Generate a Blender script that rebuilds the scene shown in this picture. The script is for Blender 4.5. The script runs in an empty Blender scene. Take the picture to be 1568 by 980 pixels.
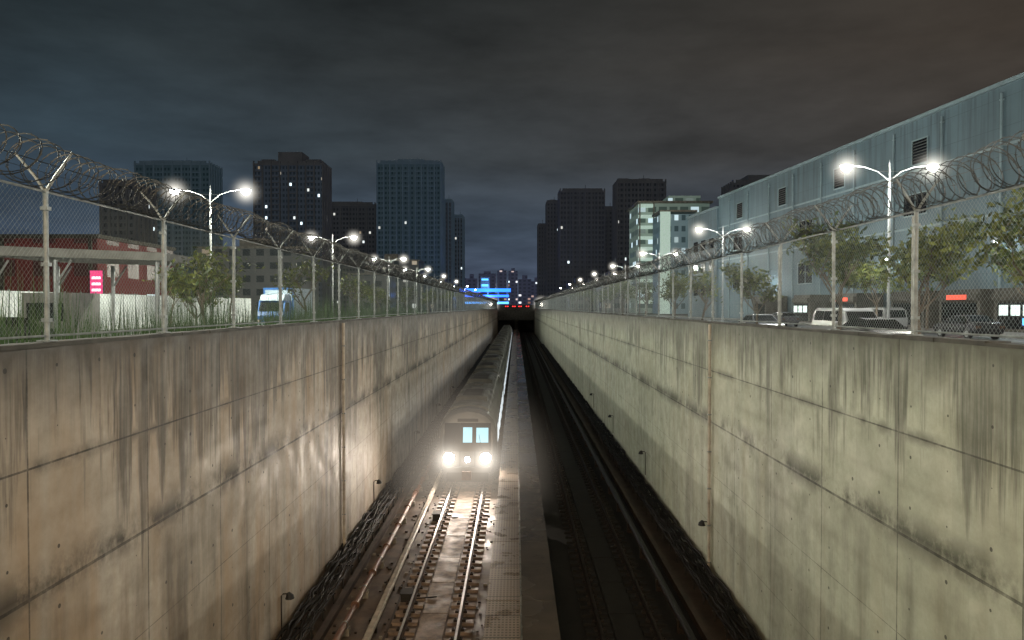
import bpy, math, random
from mathutils import Vector, Matrix, noise as mnoise
random.seed(7)
sc = bpy.context.scene
sc.view_settings.view_transform = 'Standard'
sc.view_settings.look = 'None'
sc.view_settings.exposure = 0

G = -0.5      # street level
WT = 0.98     # top of trench wall
RZ = -7.2     # rail head
FZ = -7.45    # trench floor
CAMZ = 1.45
TE = 250.0    # trench end

# ------------------------------------------------------------------ materials
class NT:
    def __init__(s, nt): s.nt = nt
    def n(s, t, **kw):
        nd = s.nt.nodes.new(t)
        for k, v in kw.items(): setattr(nd, k, v)
        return nd
    def set(s, inp, v):
        if isinstance(v, bpy.types.NodeSocket): s.nt.links.new(v, inp)
        else: inp.default_value = v
    def m(s, op, a, b=0.0, c=0.0, clamp=False):
        nd = s.nt.nodes.new('ShaderNodeMath'); nd.operation = op; nd.use_clamp = clamp
        s.set(nd.inputs[0], a); s.set(nd.inputs[1], b); s.set(nd.inputs[2], c)
        return nd.outputs[0]
    def mr(s, v, a, b, c, d):
        nd = s.nt.nodes.new('ShaderNodeMapRange'); nd.clamp = True
        s.set(nd.inputs[0], v)
        for i, q in enumerate((a, b, c, d)): nd.inputs[i+1].default_value = q
        return nd.outputs[0]
    def mix(s, f, a, b, mode='MIX'):
        nd = s.nt.nodes.new('ShaderNodeMix'); nd.data_type = 'RGBA'; nd.blend_type = mode
        s.set(nd.inputs[0], f); s.set(nd.inputs[6], a); s.set(nd.inputs[7], b)
        return nd.outputs[2]
    def comb(s, x, y, z):
        nd = s.nt.nodes.new('ShaderNodeCombineXYZ')
        s.set(nd.inputs[0], x); s.set(nd.inputs[1], y); s.set(nd.inputs[2], z)
        return nd.outputs[0]
    def noise(s, vec, scale=1.0, detail=4.0, rough=0.55):
        nd = s.nt.nodes.new('ShaderNodeTexNoise')
        s.set(nd.inputs['Vector'], vec)
        nd.inputs['Scale'].default_value = scale
        nd.inputs['Detail'].default_value = detail
        nd.inputs['Roughness'].default_value = rough
        return nd.outputs[0]

def newmat(name):
    m = bpy.data.materials.new(name); m.use_nodes = True
    nt = m.node_tree
    bsdf = nt.nodes['Principled BSDF']
    return m, NT(nt), bsdf
def c4(c): return (c[0], c[1], c[2], 1.0)

def mat(name, col, rough=0.6, metal=0.0, var=0.35, scale=3.0, bump=0.0, emis=None, es=0.0, roughvar=0.0):
    m, t, b = newmat(name)
    b.inputs['Metallic'].default_value = metal
    geo = t.n('ShaderNodeNewGeometry')
    nz = t.noise(geo.outputs['Position'], scale, 4.0, 0.6)
    f = t.mr(nz, 0.3, 0.7, 0.0, 1.0)
    c = t.mix(f, c4([x*(1-var) for x in col]), c4([min(1, x*(1+var)) for x in col]))
    t.set(b.inputs['Base Color'], c)
    if roughvar > 0:
        n2 = t.noise(geo.outputs['Position'], scale*0.6, 3.0)
        t.set(b.inputs['Roughness'], t.mr(n2, 0.35, 0.65, max(0.03, rough-roughvar), min(1, rough+roughvar)))
    else: b.inputs['Roughness'].default_value = rough
    if bump > 0:
        bp = t.n('ShaderNodeBump'); bp.inputs['Strength'].default_value = bump; bp.inputs['Distance'].default_value = 0.02
        n3 = t.noise(geo.outputs['Position'], scale*6, 4.0)
        t.set(bp.inputs['Height'], n3); t.set(b.inputs['Normal'], bp.outputs[0])
    if emis:
        b.inputs['Emission Color'].default_value = c4(emis)
        b.inputs['Emission Strength'].default_value = es
    return m

def wallmat(name, base, dark, tint2, seed, reachk, lowk, rust, rustk):
    m, t, b = newmat(name)
    geo = t.n('ShaderNodeNewGeometry')
    sp = t.n('ShaderNodeSeparateXYZ'); t.set(sp.inputs[0], geo.outputs['Position'])
    y = sp.outputs[1]; z = sp.outputs[2]
    d = t.m('SUBTRACT', WT, z)
    big = t.noise(t.comb(t.m('ADD', y, seed), z, 0.0), 0.22, 5.0, 0.6)
    mid = t.noise(t.comb(t.m('ADD', y, seed), z, 3.0), 1.6, 8.0, 0.72)
    col = t.mix(t.mr(big, 0.35, 0.65, 0, 1), c4(base), c4(tint2))
    col = t.mix(t.mr(mid, 0.3, 0.7, 0.0, 0.65), col, c4([x*0.48 for x in base]))
    wn = t.n('ShaderNodeTexWhiteNoise'); wn.noise_dimensions = '2D'
    cy = t.m('FLOOR', t.m('DIVIDE', t.m('ADD', y, seed), 3.05))
    cz = t.m('ADD', t.m('GREATER_THAN', d, 1.6), t.m('GREATER_THAN', d, 3.27))
    t.set(wn.inputs['Vector'], t.comb(cy, cz, 0.0))
    col = t.mix(t.mr(wn.outputs[0], 0, 1, 0.0, 0.32), col, c4([x*0.42 for x in base]))
    # warm rusty runs
    rn = t.noise(t.comb(t.m('MULTIPLY', t.m('ADD', y, seed), 1.3), t.m('MULTIPLY', z, 0.15), 21.0), 1.0, 4.0, 0.6)
    rb_ = t.noise(t.comb(t.m('ADD', y, seed), z, 5.0), 0.13, 3.0, 0.5)
    col = t.mix(t.m('MULTIPLY', t.mr(rn, 0.42, 0.68, 0.1, rustk), t.mr(rb_, .4, .6, .25, 1.0)), col, c4(rust))
    # water streaks running from the top, in clusters
    s1 = t.noise(t.comb(t.m('MULTIPLY', t.m('ADD', y, seed*3), 1.7), t.m('MULTIPLY', z, 0.09), 0.0), 1.0, 6.0, 0.68)
    s2 = t.noise(t.comb(t.m('MULTIPLY', t.m('ADD', y, seed), 0.24), t.m('MULTIPLY', z, 0.05), seed), 1.0, 3.0, 0.55)
    s3 = t.noise(t.comb(t.m('MULTIPLY', y, 8.0), t.m('MULTIPLY', z, 0.35), seed), 1.0, 4.0, 0.65)
    reach = t.m('ADD', t.mr(s1, 0.36, 0.62, 0.0, 4.4*reachk), t.mr(s2, 0.36, 0.62, -2.4, 2.2*reachk))
    st = t.mr(t.m('SUBTRACT', reach, d), -0.1, 1.1, 0.0, 1.0)
    st = t.m('MULTIPLY', st, t.mr(d, 0.4, 4.8, 1.0, 0.6))
    st = t.m('MULTIPLY', st, t.mr(s3, 0.3, 0.6, 0.5, 1.0))
    s4 = t.noise(t.comb(t.m('MULTIPLY', t.m('ADD', y, seed*5), 4.2), t.m('MULTIPLY', z, 0.06), 7.0), 1.0, 3.0, 0.55)
    st2 = t.mr(t.m('SUBTRACT', t.mr(s4, 0.5, 0.7, 0.0, 4.2*reachk), d), -0.1, 1.2, 0.0, 0.8)
    st2 = t.m('MULTIPLY', st2, t.mr(s2, .4, .58, .35, 1.0))
    tb = t.mr(t.m('ADD', d, t.m('MULTIPLY', s3, -0.9)), -0.3, 0.85, 1.0, 0.0)
    jb = t.mr(t.m('ABSOLUTE', t.m('SUBTRACT', d, 3.18)), 0.0, 0.42, 1.0, 0.0)
    nb = t.noise(t.comb(t.m('ADD', y, seed), t.m('MULTIPLY', z, 0.8), 9.0), 0.8, 6.0, 0.72)
    jb = t.m('MULTIPLY', jb, t.mr(nb, 0.40, 0.55, 0.0, 1.0))
    j1 = t.m('MULTIPLY', t.mr(t.m('ABSOLUTE', t.m('SUBTRACT', d, 1.6)), 0.0, 0.16, 1.0, 0.0), t.mr(nb, 0.45, 0.6, 0.1, 0.8))
    lo = t.noise(t.comb(t.m('MULTIPLY', y, 1.2), t.m('MULTIPLY', z, 0.12), seed+4), 1.0, 6.0, 0.66)
    lr = t.m('MULTIPLY', t.mr(lo, 0.46, 0.68, 0.0, lowk), t.mr(d, 2.6, 4.0, 0.0, 1.0))
    stain = t.m('MAXIMUM', t.m('MAXIMUM', t.m('MAXIMUM', st, st2), tb), t.m('MAXIMUM', t.m('MAXIMUM', jb, j1), lr))
    col = t.mix(t.m('MULTIPLY', stain, 0.9), col, c4(dark))
    # joints
    fy = t.m('FRACT', t.m('DIVIDE', t.m('ADD', y, seed), 3.05))
    jv = t.m('LESS_THAN', t.m('ABSOLUTE', t.m('SUBTRACT', fy, 0.5)), 0.005)
    jh = None
    for hh, wd in ((1.6, 0.014), (3.27, 0.024), (4.95, 0.006), (6.6, 0.006)):
        q = t.m('LESS_THAN', t.m('ABSOLUTE', t.m('SUBTRACT', d, hh)), wd)
        jh = q if jh is None else t.m('MAXIMUM', jh, q)
    jj = t.m('MAXIMUM', jv, jh)
    ty = t.m('SUBTRACT', t.m('FRACT', t.m('DIVIDE', t.m('ADD', y, seed+0.4), 1.017)), 0.5)
    tz = t.m('SUBTRACT', t.m('FRACT', t.m('DIVIDE', t.m('ADD', d, 0.1), 0.82)), 0.5)
    rr = t.m('SQRT', t.m('ADD', t.m('POWER', t.m('MULTIPLY', ty, 1.017), 2.0), t.m('POWER', t.m('MULTIPLY', tz, 0.82), 2.0)))
    wh = t.n('ShaderNodeTexWhiteNoise'); wh.noise_dimensions = '2D'
    t.set(wh.inputs['Vector'], t.comb(t.m('FLOOR', t.m('DIVIDE', t.m('ADD', y, seed+0.4), 1.017)), t.m('FLOOR', t.m('DIVIDE', t.m('ADD', d, 0.1), 0.82)), 0.0))
    hole = t.m('LESS_THAN', rr, t.mr(wh.outputs[0], 0, 1, 0.0, 0.036))
    mk = t.m('MAXIMUM', t.m('MULTIPLY', jj, t.mr(mid, .35, .6, .35, .8)), t.m('MULTIPLY', hole, 0.8))
    col = t.mix(mk, col, c4([x*0.3 for x in dark]))
    t.set(b.inputs['Base Color'], col)
    t.set(b.inputs['Roughness'], t.mr(mid, 0.3, 0.7, 0.45, 0.8))
    b.inputs['Specular IOR Level'].default_value = 0.4
    bp = t.n('ShaderNodeBump'); bp.inputs['Strength'].default_value = 0.5; bp.inputs['Distance'].default_value = 0.02
    hgt = t.m('SUBTRACT', t.m('MULTIPLY', mid, 0.5), t.m('MAXIMUM', jj, hole))
    t.set(bp.inputs['Height'], hgt); t.set(b.inputs['Normal'], bp.outputs[0])
    return m

def facade(name, wall, glass, pu=3.2, pv=3.0, lit=0.93, litcol=(1.0, 0.75, 0.45), es=1.2, u0=.22, u1=.78, v0=.3, v1=.8, haze=0.0, hazecol=(0.3,0.4,0.6), clump=.25):
    m, t, b = newmat(name)
    geo = t.n('ShaderNodeNewGeometry')
    sp = t.n('ShaderNodeSeparateXYZ'); t.set(sp.inputs[0], geo.outputs['Position'])
    u = t.m('DIVIDE', t.m('ADD', sp.outputs[0], sp.outputs[1]), pu)
    v = t.m('DIVIDE', sp.outputs[2], pv)
    fu = t.m('FRACT', u); fv = t.m('FRACT', v)
    a = t.m('MULTIPLY', t.m('GREATER_THAN', fu, u0), t.m('LESS_THAN', fu, u1))
    c = t.m('MULTIPLY', t.m('GREATER_THAN', fv, v0), t.m('LESS_THAN', fv, v1))
    nrm = t.n('ShaderNodeSeparateXYZ'); t.set(nrm.inputs[0], geo.outputs['Normal'])
    side = t.m('LESS_THAN', t.m('ABSOLUTE', nrm.outputs[2]), 0.5)
    w = t.m('MULTIPLY', t.m('MULTIPLY', a, c), side)
    wn = t.n('ShaderNodeTexWhiteNoise'); wn.noise_dimensions = '2D'
    t.set(wn.inputs['Vector'], t.comb(t.m('FLOOR', u), t.m('FLOOR', v), 0.0))
    big = t.noise(t.comb(t.m('MULTIPLY', t.m('FLOOR', u), .11), t.m('MULTIPLY', t.m('FLOOR', v), .3), 0), 1.0, 2)
    th = t.m('ADD', lit, t.m('MULTIPLY', t.m('SUBTRACT', 0.5, big), clump))
    on = t.m('MULTIPLY', t.m('GREATER_THAN', wn.outputs[0], th), w)
    wn2 = t.n('ShaderNodeTexWhiteNoise'); wn2.noise_dimensions = '2D'
    t.set(wn2.inputs['Vector'], t.comb(t.m('FLOOR', v), t.m('FLOOR', u), 0.0))
    lc = t.mix(wn2.outputs[0], c4(litcol), (0.7, 0.9, 1.0, 1))
    nz = t.noise(geo.outputs['Position'], 0.08, 4)
    wc = t.mix(t.mr(nz, .3, .7, 0, 1), c4(wall), c4([x*0.65 for x in wall]))
    t.set(b.inputs['Base Color'], t.mix(w, wc, c4(glass)))
    t.set(b.inputs['Roughness'], t.mr(w, 0, 1, 0.8, 0.35))
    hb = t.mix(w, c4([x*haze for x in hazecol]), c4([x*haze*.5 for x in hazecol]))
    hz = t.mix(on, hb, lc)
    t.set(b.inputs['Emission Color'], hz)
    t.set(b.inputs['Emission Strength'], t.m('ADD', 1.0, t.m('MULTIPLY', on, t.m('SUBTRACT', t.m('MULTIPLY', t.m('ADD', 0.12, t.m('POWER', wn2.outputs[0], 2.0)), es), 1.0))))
    return m

def emit(name, col, s):
    m, t, b = newmat(name)
    b.inputs['Base Color'].default_value = c4([x*0.5 for x in col])
    b.inputs['Emission Color'].default_value = c4(col)
    b.inputs['Emission Strength'].default_value = s
    return m

M = {}
M['wallL'] = wallmat('concrete_wall_warm', (0.43, 0.37, 0.295), (0.034, 0.028, 0.021), (0.54, 0.48, 0.405), 1.35, 1.0, .7, (0.33, 0.20, 0.10), .75)
M['wallR'] = wallmat('concrete_wall_pale', (0.44, 0.465, 0.36), (0.048, 0.050, 0.034), (0.56, 0.585, 0.48), 41.1, .66, .5, (0.36, 0.31, 0.20), .45)
M['conc'] = mat('concrete', (0.26, 0.235, 0.20), 0.6, var=0.4, scale=1.5, bump=0.3, roughvar=0.2)
M['copdark'] = mat('grimy_concrete', (0.045, 0.042, 0.035), 0.8, var=0.5, scale=2)
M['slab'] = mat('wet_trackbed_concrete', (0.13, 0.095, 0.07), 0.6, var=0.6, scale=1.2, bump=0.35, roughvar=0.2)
M['slabdark'] = mat('unlit_trackbed', (0.008, 0.007, 0.006), 0.85, var=0.5, scale=1.5, bump=0.3)  # right-hand bed: lack of light painted in as near-black colour
M['brown'] = mat('drain_channel_brown', (0.055, 0.038, 0.027), 0.7, var=0.5, scale=1.5, bump=0.3)
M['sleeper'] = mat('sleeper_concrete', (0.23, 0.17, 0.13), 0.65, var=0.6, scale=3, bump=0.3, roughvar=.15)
M['sleeperd'] = mat('sleeper_unlit', (0.010, 0.009, 0.008), 0.85, var=0.4, scale=4)  # shaded copy of the sleepers for the unlit right track
M['railtop'] = mat('polished_rail', (0.62, 0.59, 0.56), 0.3, 0.8, var=0.2, scale=8)
M['rust'] = mat('rusty_steel', (0.07, 0.035, 0.02), 0.75, 0.2, var=0.5, scale=8)
M['raild'] = mat('unlit_rail_steel', (0.022, 0.016, 0.013), 0.75, 0.1, var=0.5, scale=8)  # shaded copy of the rail steel, darkness put into the colour
M['clip'] = mat('clip_steel', (0.035, 0.024, 0.018), 0.6, 0.3, var=0.5, scale=8)
M['cable'] = mat('cable_black', (0.010, 0.009, 0.009), 0.8, var=0.5, scale=3)
M['pipe'] = mat('pipe_red_brown', (0.17, 0.08, 0.045), 0.55, 0.0, var=0.4, scale=3)
M['cover'] = mat('third_rail_cover', (0.42, 0.37, 0.31), 0.4, var=0.35, scale=3)
M['galv'] = mat('galvanised_steel', (0.22, 0.24, 0.24), 0.5, 0.3, var=0.35, scale=6)
M['rack'] = mat('rack_steel', (0.026, 0.023, 0.02), 0.75, 0.1, var=0.4, scale=6)
M['wire'] = mat('fence_wire', (0.15, 0.175, 0.175), 0.6, 0.0, var=0.2, scale=4)
M['razor'] = mat('razor_wire', (0.035, 0.037, 0.037), 0.5, 0.2, var=0.3, scale=4)
M['pole'] = mat('lamp_pole_paint', (0.28, 0.30, 0.31), 0.45, 0.2, var=0.15, scale=4)
M['asph'] = mat('wet_asphalt', (0.04, 0.042, 0.045), 0.4, var=0.35, scale=0.8, bump=0.3, roughvar=0.2)
M['ground'] = mat('ground_soil', (0.04, 0.04, 0.036), 0.8, var=0.5, scale=0.3)
M['pave'] = mat('pavement', (0.12, 0.115, 0.11), 0.6, var=0.3, scale=1.0, bump=.2)
M['paint'] = mat('road_paint', (0.75, 0.75, 0.72), 0.5, var=0.15, scale=4)
M['bark'] = mat('bark', (0.10, 0.08, 0.06), 0.85, var=0.4, scale=8, bump=.5)
M['leaf'] = mat('leaf_green', (0.035, 0.060, 0.014), 0.6, var=0.6, scale=1.2)
M['leafy'] = mat('leaf_yellow', (0.10, 0.12, 0.018), 0.6, var=0.5, scale=1.2)
M['grass'] = mat('grass_blades', (0.035, 0.08, 0.02), 0.7, var=0.5, scale=2)
M['trainbody'] = mat('train_silver_paint', (0.13, 0.135, 0.14), 0.4, 0.3, var=0.2, scale=1)
M['trainroof'] = mat('train_roof_grey', (0.10, 0.105, 0.095), 0.6, 0.1, var=0.4, scale=1, roughvar=.2)
M['black'] = mat('black_rubber', (0.012, 0.012, 0.013), 0.6, var=0.3)
M['glass'] = mat('dark_glass', (0.01, 0.012, 0.015), 0.08, var=0.1)
M['cabin'] = emit('cab_window_light', (0.45, 0.85, 1.0), 0.75)
M['saloon'] = emit('saloon_window_light', (0.85, 0.95, 1.0), 1.5)
M['head'] = emit('headlamp_glass', (1.0, 0.95, 0.85), 60)
M['lampw'] = emit('lamp_lens_white', (1.0, 0.93, 0.82), 35)
M['lampc'] = emit('lamp_lens_cool', (0.85, 0.95, 1.0), 35)
M['red'] = emit('red_lamp', (1.0, 0.03, 0.03), 3.0)
M['blue'] = emit('blue_led', (0.02, 0.14, 1.0), 3.6)
M['bluew'] = emit('cyan_led', (0.10, 0.42, 1.0), 2.4)

# ------------------------------------------------------------------ mesh builder
class MB:
    def __init__(s): s.v = []; s.f = []; s.mi = []; s.mats = []
    def mid(s, m):
        if m not in s.mats: s.mats.append(m)
        return s.mats.index(m)
    def quad(s, pts, m):
        b = len(s.v); s.v += [tuple(p) for p in pts]; s.f.append(tuple(range(b, b+len(pts)))); s.mi.append(s.mid(m))
    def box(s, x0, x1, y0, y1, z0, z1, m):
        b = len(s.v)
        s.v += [(x0,y0,z0),(x1,y0,z0),(x1,y1,z0),(x0,y1,z0),(x0,y0,z1),(x1,y0,z1),(x1,y1,z1),(x0,y1,z1)]
        k = s.mid(m)
        for f in ((0,3,2,1),(4,5,6,7),(0,1,5,4),(1,2,6,5),(2,3,7,6),(3,0,4,7)):
            s.f.append(tuple(b+i for i in f)); s.mi.append(k)
    def tube(s, pts, r, m, n=6, cap=True):
        pts = [Vector(p) for p in pts]
        rs = r if isinstance(r, (list, tuple)) else [r]*len(pts)
        if len(rs) < len(pts): rs = list(rs) + [rs[-1]]*(len(pts)-len(rs))
        b = len(s.v); k = s.mid(m)
        for i, p in enumerate(pts):
            if i == 0: t = pts[1]-p
            elif i == len(pts)-1: t = p-pts[i-1]
            else: t = pts[i+1]-pts[i-1]
            t = t.normalized() if t.length > 1e-9 else Vector((0,0,1))
            a = Vector((0,0,1)) if abs(t.z) < 0.9 else Vector((1,0,0))
            u = t.cross(a).normalized(); w = t.cross(u)
            for j in range(n):
                an = 2*math.pi*j/n
                s.v.append(tuple(p + (u*math.cos(an)+w*math.sin(an))*rs[i]))
        for i in range(len(pts)-1):
            for j in range(n):
                j2 = (j+1) % n
                s.f.append((b+i*n+j, b+i*n+j2, b+(i+1)*n+j2, b+(i+1)*n+j)); s.mi.append(k)
        if cap and n > 2:
            s.f.append(tuple(b+j for j in range(n))); s.mi.append(k)
            e = b+(len(pts)-1)*n
            s.f.append(tuple(e+j for j in reversed(range(n)))); s.mi.append(k)
    def extr(s, prof, y0, y1, m, cap=True):
        b = len(s.v); n = len(prof); k = s.mid(m)
        for yy in (y0, y1):
            s.v += [(p[0], yy, p[1]) for p in prof]
        for j in range(n):
            j2 = (j+1) % n
            s.f.append((b+j, b+j2, b+n+j2, b+n+j)); s.mi.append(k)
        if cap:
            s.f.append(tuple(b+j for j in range(n))); s.mi.append(k)
            s.f.append(tuple(b+n+j for j in reversed(range(n)))); s.mi.append(k)
    def loft(s, rings, m, cap=True):
        b = len(s.v); n = len(rings[0]); k = s.mid(m)
        for r in rings: s.v += [tuple(p) for p in r]
        for i in range(len(rings)-1):
            for j in range(n):
                j2 = (j+1) % n
                s.f.append((b+i*n+j, b+i*n+j2, b+(i+1)*n+j2, b+(i+1)*n+j)); s.mi.append(k)
        if cap:
            s.f.append(tuple(b+j for j in range(n))); s.mi.append(k)
            e = b+(len(rings)-1)*n
            s.f.append(tuple(e+j for j in reversed(range(n)))); s.mi.append(k)
    def obj(s, name, parent=None, smooth=False):
        me = bpy.data.meshes.new(name); me.from_pydata(s.v, [], s.f)
        for m in s.mats: me.materials.append(m)
        me.polygons.foreach_set('material_index', s.mi)
        if smooth: me.polygons.foreach_set('use_smooth', [True]*len(s.f))
        me.update()
        o = bpy.data.objects.new(name, me); sc.collection.objects.link(o)
        if parent: o.parent = parent
        return o
def empty(name, loc=(0,0,0), rot=0.0):
    e = bpy.data.objects.new(name, None); sc.collection.objects.link(e)
    e.location = loc; e.rotation_euler = (0,0,rot); e.empty_display_size = 0.5
    return e
def light(name, kind, loc, energy, col, parent=None, size=0.2, **kw):
    l = bpy.data.lights.new(name, kind); l.energy = energy; l.color = col
    if kind != 'SUN': l.shadow_soft_size = size
    for k, v in kw.items(): setattr(l, k, v)
    o = bpy.data.objects.new(name, l); sc.collection.objects.link(o); o.location = loc
    if parent: o.parent = parent
    return o

# emissive volume spheres added to imitate the glow around lamps
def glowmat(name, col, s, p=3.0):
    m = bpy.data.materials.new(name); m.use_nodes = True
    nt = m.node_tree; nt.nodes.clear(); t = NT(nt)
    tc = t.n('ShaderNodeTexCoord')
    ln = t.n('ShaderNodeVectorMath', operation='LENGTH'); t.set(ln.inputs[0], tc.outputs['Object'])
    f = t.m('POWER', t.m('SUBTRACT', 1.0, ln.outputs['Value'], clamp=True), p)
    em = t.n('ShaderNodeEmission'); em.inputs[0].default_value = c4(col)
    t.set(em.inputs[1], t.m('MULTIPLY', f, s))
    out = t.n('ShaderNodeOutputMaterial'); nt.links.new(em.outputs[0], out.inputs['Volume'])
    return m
def icos(name, mt, seg=14, rings=9):
    mb = MB(); pts = []
    for i in range(rings+1):
        th = math.pi*(1-i/rings)
        rr = max(.01, math.sin(th))
        pts.append([(rr*math.cos(2*math.pi*j/seg), rr*math.sin(2*math.pi*j/seg), math.cos(th)) for j in range(seg)])
    mb.loft(pts, mt, cap=False)
    k = len(mb.v)
    mb.f.append(tuple(reversed(range(seg)))); mb.f.append(tuple(range(k-seg, k)))
    me = bpy.data.meshes.new(name); me.from_pydata(mb.v, [], mb.f); me.materials.append(mt)
    me.update()
    return me
glow_lamp = icos('halo', glowmat('glow_halo_lamp', (1.0, 0.95, 0.84), 2.6, 4.0))
glow_head = icos('halo', glowmat('glow_halo_headlamp', (1.0, 0.92, 0.80), 2.3, 4.6))
glow_wide = icos('halo', glowmat('glow_halo_wide', (1.0, 0.86, 0.70), 0.14, 2.0))
def halo(me, loc, r, parent):
    o = bpy.data.objects.new('glow_halo', me); sc.collection.objects.link(o)
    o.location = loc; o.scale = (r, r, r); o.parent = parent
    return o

# ------------------------------------------------------------------ camera
cam = bpy.data.cameras.new('camera'); co = bpy.data.objects.new('camera', cam); sc.collection.objects.link(co)
cam.lens = 26; cam.sensor_width = 36; cam.clip_end = 6000; cam.clip_start = 0.1
co.location = (0, 0, CAMZ)
co.rotation_euler = (math.radians(90-1.01), 0, math.radians(0.3))
sc.camera = co

# ------------------------------------------------------------------ world (night sky)
w = bpy.data.worlds.new('World'); sc.world = w; w.use_nodes = True
t = NT(w.node_tree); bg = w.node_tree.nodes['Background']
tc = t.n('ShaderNodeTexCoord')
sp = t.n('ShaderNodeSeparateXYZ'); t.set(sp.inputs[0], tc.outputs['Generated'])
x, y, z = sp.outputs
ramp = t.n('ShaderNodeValToRGB'); t.set(ramp.inputs[0], z)
cr = ramp.color_ramp
cr.elements[0].position = 0.0; cr.elements[0].color = (0.078, 0.102, 0.160, 1)
cr.elements[1].position = 1.0; cr.elements[1].color = (0.02, 0.02, 0.022, 1)
for p, c in ((0.10, (0.054, 0.072, 0.104, 1)), (0.19, (0.050, 0.055, 0.066, 1)), (0.30, (0.040, 0.040, 0.043, 1)), (0.42, (0.027, 0.0275, 0.0285, 1))):
    e = cr.elements.new(p); e.color = c
zz = t.m('MAXIMUM', t.m('ADD', z, 0.10), 0.03)
cv = t.comb(t.m('DIVIDE', x, zz), t.m('DIVIDE', y, zz), 0.0)
cl = t.noise(cv, 0.6, 7.0, 0.6)
cl2 = t.noise(t.comb(t.m('MULTIPLY', x, 2.0), t.m('MULTIPLY', y, 2.0), t.m('MULTIPLY', z, 8.0)), 1.3, 5, 0.55)
cm = t.mr(t.m('ADD', t.m('MULTIPLY', cl, 0.6), t.m('MULTIPLY', cl2, 0.4)), 0.38, 0.62, 0.55, 1.42)
az = t.mr(x, -0.5, 0.55, 0.0, 1.0)
tint = t.mix(az, (0.72, 1.03, 1.12, 1), (1.18, 0.95, 0.70, 1))
hz = t.mr(z, 0.02, 0.2, 0.0, 1.0)
tint = t.mix(hz, (1, 1, 1, 1), tint)
sky = t.mix(1.0, ramp.outputs[0], tint, 'MULTIPLY')
cs = t.n('ShaderNodeVectorMath', operation='SCALE'); t.set(cs.inputs[0], sky); t.set(cs.inputs['Scale'], cm)
t.set(bg.inputs[0], cs.outputs[0]); bg.inputs[1].default_value = 1.0
sun = light('city_glow_sun', 'SUN', (0, 0, 60), 0.08, (0.95, 1.0, 0.92), angle=math.radians(60))
sun.rotation_euler = (math.radians(38), 0, 0)

# ------------------------------------------------------------------ ground, roads
mb = MB(); B = 4000
mb.quad([(-B,-200,G),(-6.5,-200,G),(-6.5,TE,G),(-B,TE,G)], M['ground'])
mb.quad([(6.5,-200,G),(B,-200,G),(B,TE,G),(6.5,TE,G)], M['ground'])
mb.quad([(-B,TE,G),(B,TE,G),(B,B,G),(-B,B,G)], M['ground'])
mb.quad([(-B,-B,G),(B,-B,G),(B,-200,G),(-B,-200,G)], M['ground'])
mb.obj('ground')
for sx in (-1, 1):
    mb = MB()
    xs = sorted((sx*13.5, sx*31.0))
    mb.quad([(xs[0],-150,G+.004),(xs[1],-150,G+.004),(xs[1],900,G+.004),(xs[0],900,G+.004)], M['asph'])
    for xl in (17.5, 27.0):
        for i in range(60):
            y0 = -30+i*9
            mb.quad([(sx*xl-.07,y0,G+.008),(sx*xl+.07,y0,G+.008),(sx*xl+.07,y0+4,G+.008),(sx*xl-.07,y0+4,G+.008)], M['paint'])
    mb.obj('road')
    mb = MB()
    xs = sorted((sx*21.6, sx*23.2)); mb.box(xs[0], xs[1], -150, 600, G-.1, G+.14, M['pave'])
    mb.obj('median_strip')
    mb = MB()
    xs = sorted((sx*6.7, sx*13.5)); mb.box(xs[0], xs[1], -150, TE, G-.1, G+.13, M['pave'])
    mb.obj('pavement')
    mb = MB()
    xs = sorted((sx*31.0, sx*36.0)); mb.box(xs[0], xs[1], -150, 400, G-.1, G+.12, M['pave'])
    mb.obj('pavement')

# ------------------------------------------------------------------ trench walls
for sx, mt in ((-1, M['wallL']), (1, M['wallR'])):
    mb = MB(); W = 6.2 if sx < 0 else 6.35
    xs = sorted((sx*W, sx*(W+.32)))
    mb.box(xs[0], xs[1], -40, TE, FZ-.3, WT-.06, mt)
    yy = -40.0
    random.seed(31+sx)
    while yy < TE:
        L_ = 1.22 if yy < 60 else 6.1
        o_ = random.uniform(.012, .035)
        xs = sorted((sx*(W-o_), sx*(W+.34)))
        mb.box(xs[0], xs[1], yy, yy+L_-.012, WT-.059, WT+random.uniform(-.012, .006), M['copdark'])
        yy += L_
    mb.obj('retaining_wall')
mb = MB()
mb.quad([(-6.2,-40,FZ),(1.1,-40,FZ),(1.1,TE+80,FZ),(-6.2,TE+80,FZ)], M['slab'])
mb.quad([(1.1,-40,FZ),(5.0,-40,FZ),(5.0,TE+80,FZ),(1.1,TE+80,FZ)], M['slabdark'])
mb.quad([(5.0,-40,FZ),(6.35,-40,FZ),(6.35,TE+80,FZ),(5.0,TE+80,FZ)], M['brown'])
mb.obj('trackbed_floor')
mb = MB()
mb.box(-5.35,-5.15,-20,TE,FZ,FZ+.16,M['brown'])
mb.box(-3.55,-3.45,-20,TE,FZ,FZ+.06,M['brown'])
mb.obj('drainage_kerb')
mb = MB()
mb.box(5.0,5.16,-20,TE,FZ,FZ+.22,M['brown'])
mb.obj('drainage_kerb')
mb = MB()
mb.box(-30,30,-16,-0.55,G-.5,G+.02,M['conc'])
mb.box(-30,30,-0.9,-0.6,G+.021,WT-.2,M['conc'])
mb.box(-30,30,-16,-15.7,G+.021,WT,M['conc'])
mb.obj('road_bridge')

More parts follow.
